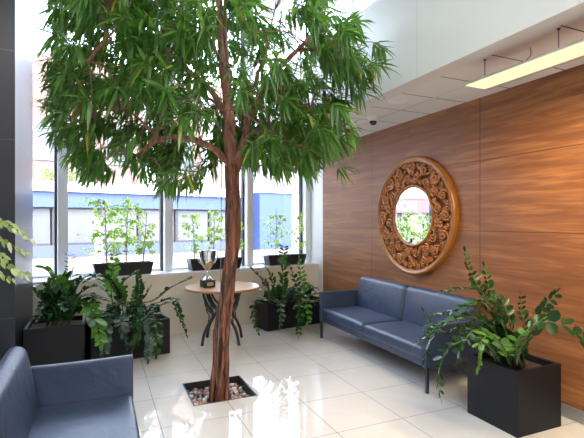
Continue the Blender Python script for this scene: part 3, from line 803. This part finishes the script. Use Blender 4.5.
# planter 2 plants
z2 = .36
p2 = plant('zz_plant', (c2[0], c2[1], z2-.01), 'spreading zz plant with dusty hanging fronds in the long planter under the left window')
def B2(al, inw=0.):
    x, y = wpt(c2[0], c2[1], al, inw); return Vector((x, y, z2-.01))
fr2 = [
    ([B2(.2), P(140, 305, 5.4), P(155, 300, 5.4), P(172, 287, 5.4), P(192, 278, 5.35)], .42, 12, .068, .034, 0),
    ([B2(.22), P(146, 308, 5.4), P(160, 302, 5.4), P(172, 300, 5.35), P(180, 318, 5.3), P(186, 334, 5.3)], .42, 12, .062, .032, 0),
    ([B2(.1), P(138, 300, 5.4), P(139, 288, 5.4), P(138, 275, 5.4)], .45, 8, .065, .034, 0),
    ([B2(-.1), P(112, 300, 5.3), P(112, 275, 5.2), P(114, 254, 5.2)], .55, 7, .09, .036, 1),
    ([B2(-.1), P(118, 300, 5.3), P(110, 282, 5.2), P(98, 276, 5.1), P(86, 282, 5.1)], .4, 11, .075, .036, 0),
    ([B2(-.05), P(122, 300, 5.3), P(122, 285, 5.3), P(130, 276, 5.3), P(136, 272, 5.3)], .4, 9, .07, .036, 0),
    ([B2(.0), P(126, 305, 5.3), P(116, 284, 5.2), P(106, 280, 5.1)], .4, 9, .08, .04, 1),
    ([B2(-.3), P(92, 312, 4.9), P(88, 303, 4.75), P(95, 318, 4.6), P(100, 342, 4.55)], .35, 9, .10, .05, 1),
    ([B2(-.15, -.05), P(115, 318, 4.95), P(110, 315, 4.8), P(106, 332, 4.75), P(104, 352, 4.75)], .3, 10, .075, .038, 2),
    ([B2(-.05, -.08), P(122, 318, 4.95), P(120, 318, 4.85), P(122, 330, 4.8), P(126, 345, 4.8)], .25, 9, .075, .042, 2),
    ([B2(.12, -.08), P(146, 318, 5.0), P(147, 316, 4.9), P(149, 334, 4.85), P(148, 358, 4.8)], .2, 12, .075, .038, 2),
    ([B2(.15, -.08), P(152, 320, 5.05), P(155, 318, 4.95), P(157, 335, 4.9), P(156, 354, 4.9)], .2, 11, .07, .036, 0),
    ([B2(.08, -.08), P(138, 322, 4.95), P(137, 320, 4.85), P(136, 338, 4.8), P(131, 356, 4.8)], .2, 11, .07, .036, 0),
    ([B2(.05), P(132, 305, 5.3), P(144, 298, 5.3), P(150, 288, 5.3)], .4, 8, .06, .03, 0),
    ([B2(.25), P(150, 312, 5.4), P(164, 304, 5.4), P(180, 300, 5.4)], .4, 9, .055, .028, 0),
    ([B2(.05, .05), P(134, 300, 5.5), P(136, 286, 5.5), P(146, 282, 5.5)], .5, 7, .055, .03, 1),
]
for pa, st, n, ll, lw, k in fr2: frond(p2, pa, st, n, ll, lw, .009, (M_zz, M_zzlight, M_zzblue)[k])
# planter 3 plants
z3 = .34
p3 = plant('zz_plant', (c3[0], c3[1], z3-.01), 'zz plant with upright and trailing fronds in the long planter under the right window')
def B3(al, inw=0.):
    x, y = wpt(c3[0], c3[1], al, inw); return Vector((x, y, z3-.01))
fr3 = [
    ([B3(-.2), P(272, 295, 6.2), P(262, 280, 6.2), P(250, 268, 6.2)], .35, 12, .08, .036, 0),
    ([B3(-.18), P(276, 292, 6.2), P(270, 275, 6.2), P(264, 265, 6.2)], .35, 10, .08, .036, 0),
    ([B3(-.1), P(283, 290, 6.2), P(283, 268, 6.2), P(284, 246, 6.1)], .35, 12, .09, .036, 0),
    ([B3(.0), P(297, 290, 6.2), P(293, 275, 6.2), P(288, 264, 6.2)], .5, 7, .085, .036, 0),
    ([B3(.1), P(305, 292, 6.3), P(301, 275, 6.3), P(299, 259, 6.3)], .55, 7, .08, .036, 1),
    ([B3(-.25, -.05), P(264, 300, 6.0), P(255, 302, 5.9), P(253, 318, 5.85), P(258, 332, 5.8)], .35, 9, .06, .03, 0),
    ([B3(-.1, -.1), P(280, 302, 6.0), P(280, 302, 5.9), P(281, 312, 5.85), P(280, 326, 5.85)], .25, 9, .07, .034, 2),
    ([B3(.05, -.1), P(298, 302, 6.05), P(299, 302, 5.95), P(299, 318, 5.9), P(298, 334, 5.9)], .25, 11, .085, .04, 0),
    ([B3(.08, -.1), P(303, 303, 6.05), P(306, 302, 5.95), P(308, 312, 5.9), P(308, 324, 5.9)], .25, 8, .08, .04, 1),
    ([B3(-.05), P(286, 298, 6.2), P(290, 290, 6.2), P(298, 292, 6.15)], .3, 9, .08, .036, 2),
    ([B3(.1), P(304, 300, 6.3), P(312, 295, 6.3), P(322, 293, 6.3)], .3, 10, .07, .034, 0),
    ([B3(-.15), P(272, 300, 6.1), P(266, 292, 6.1), P(260, 290, 6.1)], .3, 8, .08, .036, 0),
    ([B3(.2), P(312, 302, 6.4), P(318, 300, 6.3), P(322, 304, 6.2)], .3, 9, .07, .034, 0),
    ([B3(.0, .03), P(290, 296, 6.3), P(280, 288, 6.3), P(272, 288, 6.3)], .3, 9, .08, .038, 2),
    ([B3(.02, -.03), P(294, 298, 6.1), P(304, 296, 6.1), P(312, 302, 6.05)], .3, 9, .08, .038, 0),
]
for pa, st, n, ll, lw, k in fr3: frond(p3, pa, st, n, ll, lw, .009, (M_zz, M_zzlight, M_zzblue)[k])

def filler(par, n, ln, az0, az1, ll, lw, mats, spreadx=.3, spready=.08, rot=WA, h=1.0):
    """short arching fronds that thicken the middle of a plant"""
    for i in range(n):
        x, y = rnd.uniform(-spreadx, spreadx), rnd.uniform(-spready, spready)
        b0 = par.location + Vector((x*math.cos(rot)-y*math.sin(rot), x*math.sin(rot)+y*math.cos(rot), 0))
        az = math.radians(rnd.uniform(az0, az1)); L = ln*rnd.uniform(.6, 1.1); dr = Vector((math.cos(az), math.sin(az), 0)); k = rnd.uniform(.5, 1.2)
        pa = [b0, b0 + dr*L*.18 + Vector((0, 0, L*.42*h)), b0 + dr*L*.48*k + Vector((0, 0, L*.62*h)), b0 + dr*L*.85*k + Vector((0, 0, L*.50*h))]
        frond(par, pa, .32, 8, ll*rnd.uniform(.8, 1.1), lw, .008, mats[rnd.randrange(len(mats))])
filler(p4, 16, .46, 110, 230, .050, .026, [M_zz], .08, .10, 0)
filler(p4, 9, .60, 125, 215, .052, .028, [M_zz, M_zzlight], .05, .08, 0)
filler(p1, 11, .42, 225, 400, .065, .032, [M_zz], .16, .14, 0, 1.15)
filler(p2, 12, .42, 180, 380, .060, .030, [M_zz, M_zz, M_zzblue], .34, .10, WA, 1.1)
filler(p3, 14, .42, 160, 380, .062, .030, [M_zz, M_zz, M_zzblue], .38, .10, WA, 1.0)
# ------------------------------------------------------------------ sill troughs with young ficus
def trough(u0, u1, label):
    # centre on the sill
    def hit(u):
        a = (u-292)/440; s_, c_ = math.sin(YAW), math.cos(YAW); dx, dy = s_+a*c_, c_-a*s_
        t = (6.161+.20) / (dy - TW*dx); return Vector((dx*t, dy*t, .862))
    a, b_ = hit(u0), hit(u1); c = (a+b_)/2; L = (b_-a).length
    return planter('window_trough', c.x, c.y, L, .19, .165, WA, label, M_trough, .012, .10, .03, 'trough', .862), c, L
def young(c, off, hgt, wid, label, nleaf=120, lean=0, floor_low=.12):
    x, y = wpt(c.x, c.y, off, 0)
    r = empty('young_ficus', (x, y, .862+.13), WA, label=label, cat='sapling', group=None)
    pts = [Vector((0, 0, 0)), Vector((lean*.3, .005, hgt*.3)), Vector((lean*.6, -.01, hgt*.65)), Vector((lean, 0, hgt))]
    pts = [p*1.12 for p in pts]; sp = spline(pts, 6); q = MB(); q.tube(sp, [lerp(.010, .003, i/(len(sp)-1)) for i in range(len(sp))], 6)
    sd_ = MB()
    lm = MB()
    ntw = max(8, nleaf//6)
    for k in range(ntw):
        f = rnd.uniform(floor_low, 1); b0 = sp[int(f*(len(sp)-1))]
        an = rnd.uniform(0, 2*PI); ln = wid*rnd.uniform(.4, 1)*(1-.35*f)
        e = b0 + Vector((math.cos(an)*ln, math.sin(an)*min(ln, .085), rnd.uniform(-.02, .13)))
        q.tube([b0, b0.lerp(e, .5)+Vector((0, 0, .02)), e], [.003, .002, .001], 4, caps=False)
        for j in range(9):
            p = b0.lerp(e, rnd.uniform(.35, 1.05)) + rv(.012)
            d_ = Vector((math.cos(an)*.5, math.sin(an)*.5, -.4)) + rv(.6)
            leaf(lm, p, d_, Vector((0, 0, 1))+rv(.6), rnd.uniform(.038, .062), rnd.uniform(.026, .040), .15, .08, OVAL)
    q.build('stem', M_twig, r); lm.build('foliage', M_young, r)
t1, tc1, L1 = trough(92, 152, 'black trough on the sill, holding three young trees, in the left window')
t2, tc2, L2 = trough(188, 240, 'black trough on the sill behind the silver trophy and the trunk')
t3, tc3, L3 = trough(265.5, 303.5, 'short black trough on the sill in the rightmost window')
def offu(c, u):
    a = (u-292)/440; s_, c_ = math.sin(YAW), math.cos(YAW); dx, dy = s_+a*c_, c_-a*s_
    t = (6.161+.20) / (dy - TW*dx); return (Vector((dx*t, dy*t, 0)) - Vector((c.x, c.y, 0))).dot(Vector((cw, sw, 0)))
for c, u, h, wd, lb, n, ln, fl_ in [
    (tc1, 107, .78, .38, 'young yellow-green ficus, leftmost of the three in the left trough', 330, -.03, .2),
    (tc1, 126, .84, .26, 'young yellow-green ficus, middle one of the three in the left trough', 230, .02, .3),
    (tc1, 143, .66, .26, 'young yellow-green ficus, rightmost of the three in the left trough', 200, .05, .15),
    (tc2, 195, .62, .24, 'young pale ficus rising at the left of the trophy on the sill', 150, -.04, .2),
    (tc2, 214, .66, .22, 'young pale ficus directly behind the silver trophy on the sill', 150, .0, .2),
    (tc2, 236, .60, .20, 'young pale ficus on the sill behind the big trunk', 110, .02, .2),
    (tc3, 276, .74, .28, 'young pale ficus at the left of the right window trough', 190, .0, .25),
    (tc3, 297, .62, .20, 'young pale ficus at the right end of the right window trough', 130, .02, .2)]:
    young(c, offu(c, u), h, wd, lb, n, ln, fl_)

# ------------------------------------------------------------------ variegated plant at the far left
vp = (-1.12, 3.86)
planter('plant_pot', vp[0], vp[1], .34, .34, .42, 0, 'dark pot behind the lower left sofa, outside the view', soil=.04)
vr = plant('variegated_ficus', (vp[0], vp[1], .375), 'pale variegated foliage reaching in from the left edge before the column')
vb = [([(-.02, 0)], (28, 243)), ([(0, .02)], (24, 258)), ([(.02, 0)], (27, 280)), ([(.0, .0)], (10, 230)), ([(.0, -.02)], (12, 285)), ([(0, 0)], (6, 262))]
for i, (bb, (u, v)) in enumerate(vb):
    b0 = Vector((vp[0]+bb[0][0], vp[1]+bb[0][1], .375)); e = P(u, v-6, 3.25+.04*i); k = P(u-38, v-18, 3.3)
    sp = spline([b0, Vector((b0.x+.02, b0.y, .9)), k, e], 8); q = MB(); q.tube([p-vr.location for p in sp], [lerp(.008, .002, j/(len(sp)-1)) for j in range(len(sp))], 6)
    st = q.build('branch', M_twig, vr); lm = MB()
    for j in range(26):
        f = .55 + .45*j/25; p = sp[int(f*(len(sp)-1))] - vr.location
        d_ = Vector((.5, -.35, -.75)) + rv(.6); leaf(lm, p + rv(.015), d_, Vector((-.3, -1, .5))+rv(.3), rnd.uniform(.045, .078), rnd.uniform(.024, .034), .1, .08, ((.25, .9), (.6, .8)))
    lm.build('leaves', M_varieg, st)

# ------------------------------------------------------------------ round table and trophy
TX, TY = 1.484, 5.70
tb_ = empty('side_table', (TX, TY, 0), math.radians(-22), label='round stone-topped table on curved black iron legs behind the tree', cat='table')
q = MB(); q.lathe([(0.0, .712), (.462, .712), (.470, .718), (.470, .728), (.462, .734), (0, .734)], 64); q.build('table_top', M_marble, tb_, auto=.6)
q = MB(); q.lathe([(.470, .706), (.482, .706), (.486, .715), (.486, .728), (.480, .735), (.470, .7345)], 64); q.build('table_rim', M_rim, tb_)
for sy in (-1, 1):
    for sx in (-1, 1):
        y = sy*.16
        for dy, off in ((0, 0),):
            pts = [(sx*.225, y, .70), (sx*.215, y, .62), (sx*.165, y, .50), (sx*.115, y, .42), (sx*.10, y, .375), (sx*.13, y+sy*.0, .31), (sx*.18, y+sy*.015, .22), (sx*.215, y+sy*.03, .12), (sx*.235, y+sy*.04, .0)]
            l = MB(); l.tube(spline(pts, 5), .019, 8)
            pts2 = [(sx*.185, y, .70), (sx*.165, y, .60), (sx*.12, y, .52), (sx*.07, y, .47), (sx*.03, y, .44)]
            l.tube(spline(pts2, 5), .015, 8)
            pts3 = [(sx*.185, y, .47), (sx*.175, y, .42), (sx*.15, y, .38), (sx*.16, y, .30)]
            l.tube(spline(pts3, 5), .008, 6)
            l.tube(spline([(sx*.215, y, .62), (sx*.20, y, .52), (sx*.17, y, .45), (sx*.13, y, .41)], 5), .008, 6)
            l.build('leg', M_black, tb_)
    l = MB(); l.tube(spline([(-.10, sy*.16, .375), (-.05, sy*.16, .40), (0, sy*.16, .44), (.05, sy*.16, .40), (.10, sy*.16, .375)], 5), .010, 8); l.build('scroll_bar', M_black, tb_)
for sx in (-1, 1):
    l = MB(); l.tube([(sx*.105, -.16, .38), (sx*.105, .16, .38)], .009, 8); l.build('stretcher', M_black, tb_)
    l = MB(); l.box((sx*.225-.018, -.2, .69), (sx*.225+.018, .2, .712)); l.build('top_bracket', M_black, tb_)
tx, ty = P(207.5, 284, 5.72).x, P(207.5, 284, 5.72).y
tr = empty('trophy', (tx, ty, .734), math.radians(14), label='silver two-handled trophy cup standing on the round table', cat='trophy')
q = MB(); q.rbox((-.075, -.075, 0), (.075, .075, .095), .004, 2); q.build('base', M_black, tr)
q = MB(); q.box((-.045, -.078, .025), (.045, -.0745, .07)); q.build('name_plate', M_plate, tr)
q = MB(); q.lathe([(0, .095), (.062, .095), (.060, .108), (.040, .125), (.022, .15), (.016, .175), (.026, .187), (.026, .195), (.016, .205), (.020, .22), (.045, .25), (.075, .295), (.096, .345), (.108, .40), (.112, .455), (.118, .47), (.120, .478), (.112, .478), (.104, .46), (.10, .40), (.06, .29), (0, .25)], 40)
q.build('cup', M_silver, tr)
for sx in (-1, 1):
    q = MB(); q.tube(spline([(sx*.106, 0, .44), (sx*.135, 0, .47), (sx*.150, 0, .44), (sx*.140, 0, .38), (sx*.11, 0, .32), (sx*.085, 0, .31)], 6), .006, 8); q.build('handle', M_silver, tr)

# ------------------------------------------------------------------ round carved mirror
mr = empty('wall_mirror', (XW-.004, 4.245, 1.655), label='large round mirror in a carved openwork golden wood frame on the panelled wall', cat='mirror')
mr.rotation_euler = (0, 0, -PI/2)                       # local x -> -Y, local y -> +X ; so build in the XZ plane, outward = -y
mr_m = Matrix.Rotation(PI/2, 4, 'X')                    # lathe z -> local -y
RO = .71
q = MB(); q.lathe([(.642, 0), (.642, .045), (.650, .056), (.660, .050), (.668, .060), (.684, .066), (.698, .060), (.708, .045), (RO, .02), (RO, 0)], 96, mr_m); 
q.f.pop(); q.sm.pop(); q.f.pop(); q.sm.pop(); q.build('outer_ring', M_golddark, mr)
q = MB(); q.lathe([(.335, 0), (.335, .036), (.343, .046), (.354, .052), (.366, .050), (.374, .040), (.378, 0)], 80, mr_m)
q.f.pop(); q.sm.pop(); q.f.pop(); q.sm.pop(); q.build('inner_ring', M_golddark, mr)
q = MB(); q.lathe([(0, .012), (.338, .012), (.338, .034), (0, .034)], 80, mr_m); q.sm = [False]*len(q.sm); q.build('mirror_glass', M_mirror, mr)
cv = MB()
def scroll(cr, ca, rad, turns, hand, start, r_t=.013, depth=.036):
    cx, cz = cr*math.cos(ca), cr*math.sin(ca); pts = []; rr = []
    N = int(16*turns)
    for i in range(N+1):
        f = i/N; a = ca + start + hand*f*turns*2*PI; r = rad*(1-.80*f)
        pts.append(Vector((cx + r*math.cos(a), -depth - .010*math.sin(f*PI) - .012*f, cz + r*math.sin(a)))); rr.append(r_t*(1-.35*f))
    cv.tube(pts, rr, 6)
    cv.add(*ball(pts[-1], r_t*1.25), True)
def ball(c, r, n=6, m=4):
    vs = []; fs = []
    for i in range(m+1):
        for k in range(n):
            a = PI*i/m; b_ = 2*PI*k/n; vs.append(c + Vector((math.sin(a)*math.cos(b_), math.sin(a)*math.sin(b_), math.cos(a)))*r)
    for i in range(m):
        for k in range(n): fs.append((i*n+k, i*n+(k+1) % n, (i+1)*n+(k+1) % n, (i+1)*n+k))
    return vs, fs
NS = 16
for k in range(NS):
    a = 2*PI*k/NS; h = 1 if k % 2 else -1; st = 2*PI/NS
    scroll(.575, a, .062, 1.5, h, 0, .0165)
    scroll(.450, a+st*.5, .056, 1.4, -h, PI, .0150)
    scroll(.515, a+st*.5*h*.4+st*.25, .036, 1.2, h, PI/2, .013, .038)
    scroll(.605, a+st*.5, .034, 1.2, -h, PI*1.5, .013, .026)
    scroll(.415, a, .030, 1.2, h, 0, .012, .026)
    # connecting S stem
    pts = []
    for i in range(13):
        f = i/12; r = lerp(.375, .648, f); aa = a + st*.42*math.sin(f*2*PI)*h
        pts.append(Vector((r*math.cos(aa), -.020-.014*math.sin(f*PI), r*math.sin(aa))))
    cv.tube(pts, [.016]*13, 6)
    # acanthus leaf
    for (rr0, da, L) in ((.50, 0, .075), (.57, .3, .055), (.43, -.3, .05), (.60, -.45, .04)):
        aa = a + st*da; c0 = Vector((rr0*math.cos(aa), -.042, rr0*math.sin(aa))); tang = Vector((-math.sin(aa), 0, math.cos(aa)))*h + Vector((math.cos(aa), 0, math.sin(aa)))*.5
        for s_ in (-.7, 0, .7):
            d_ = Matrix.Rotation(s_, 3, 'Y') @ tang.normalized()
            cv.tube([c0, c0 + d_*L*.5 - Vector((0, .008, 0)), c0 + d_*L], [.008, .012, .003], 6)
cv.build('carved_scrollwork', M_gold, mr)

# ------------------------------------------------------------------ hanging linear lamp, downlight, dome camera
lp = empty('pendant_lamp', (2.65, 1.75, 2.61), label='long linear lamp hanging below the tiled ceiling, glowing pale yellow', cat='lamp')
q = MB(); q.box((-.115, -.78, .006), (.115, .78, .020)); q.build('housing', M_alu, lp)
q = MB(); q.box((-.113, -.779, 0), (.085, .779, .006)); q.build('diffuser', M_lampon, lp)
q = MB(); q.box((.085, -.78, -.004), (.115, .78, .006)); q.build('edge_strip', M_alu, lp)
for y in (.70, .12, -.50):
    q = MB(); q.tube([(0, y, .020), (0, y, .185)], .003, 6); q.tube([(0, y, .178), (0, y, .19)], [.005, .013], 10); q.tube([(0, y, .020), (0, y, .045)], [.01, .006], 8); q.build('suspension_rod', M_black, lp)
q = MB(); q.tube(spline([(.13-.0, .42, .20), (.12, .42, .13), (.05, .5, .06)], 4), .003, 5); q.build('power_cable', M_black, lp)
la = lamp_area('pendant_lamp_light', (2.64, 1.75, 2.59), (0, 0, 0), .2, 1.5, 34, (1, .74, .40))
dn = empty('ceiling_speaker', (2.78, 3.68, 2.815), label='flush round white speaker in the tiled ceiling strip', cat='speaker')
q = MB(); q.lathe([(.075, 0), (.098, 0), (.098, -.004), (.092, -.010), (.078, -.010)], 32); q.build('ring', M_white, dn)
q = MB(); q.lathe([(0, -.004), (.08, -.004), (.08, -.001), (0, -.001)], 32); q.build('grille', M_soffit, dn)
dc = empty('dome_camera', (2.935, 4.35, 2.815), label='small security dome camera under the tiled ceiling', cat='security camera')
q = MB(); q.lathe([(0, 0), (.062, 0), (.062, -.03), (.055, -.05), (.045, -.055), (0, -.055)], 32); q.build('housing', M_white, dc)
q = MB(); q.lathe([(.044, -.055), (.043, -.07), (.034, -.088), (.018, -.098), (0, -.101)], 24); q.build('dome', M_camblack, dc)

# glowing panels added over the fill lamps (above and behind the camera)
for i, (x, y) in enumerate(FILL_XY):
    r = empty('fill_panel', (x, y, 5.6), label=('square white fill panel added on the high ceiling, above and behind the camera'), cat='ceiling light', group='added fill panels')
    q = MB(); q.box((-.64, -.64, -.06), (.64, .64, 0)); q.build('frame', M_white, r)
    q = MB(); q.box((-.6, -.6, -.066), (.6, .6, -.06)); q.build('diffuser', emit('fill_diffuser', (1, .95, .88), 3), r)

# ------------------------------------------------------------------ street trees (seen in the mirror) and ledge plants
def bush(name, loc, rx, ry, rz_, n, label, cat, size=.14):
    r = empty(name, loc, label=label, cat=cat)
    lm = MB(); q = MB(); q.tube([(0, 0, -loc[2]-.2+0), (.03, 0, 0), (0, 0, rz_*.6)], [.07, .05, .02], 8)
    for i in range(n):
        p = rv(1)
        if p.length > 1: continue
        p = Vector((p.x*rx, p.y*ry, p.z*rz_)); leaf(lm, p, rv(1), rv(1), size*rnd.uniform(.7, 1.2), size*.5, .1, .1, OVAL)
    q.build('trunk', M_twig, r); lm.build('foliage', M_street, r)
bush('street_tree', (-4.2, 13.5, 1.25), 1.3, 1.0, .65, 800, 'leafy street tree outside, reflected in the round mirror', 'tree')
for u in (52, 78):
    q = FM @ Vector(((P(u, 186, 20.3) - FM.translation).dot(Vector((math.cos(WA), math.sin(WA), 0))), -.26, 0))
    r = empty('ledge_shrub', (q.x, q.y, 3.425), WA, label='pale shrub on the shop building ledge, %s' % ('left of the first white mullion' if u == 52 else 'right of the first white mullion'), cat='shrub')
    lm = MB()
    for i in range(160):
        p = rv(1)
        leaf(lm, Vector((p.x*.5, p.y*.10, .32+p.z*.26)), rv(1), rv(1), .12, .06, .1, .1, OVAL)
    lm.build('foliage', M_street, r)
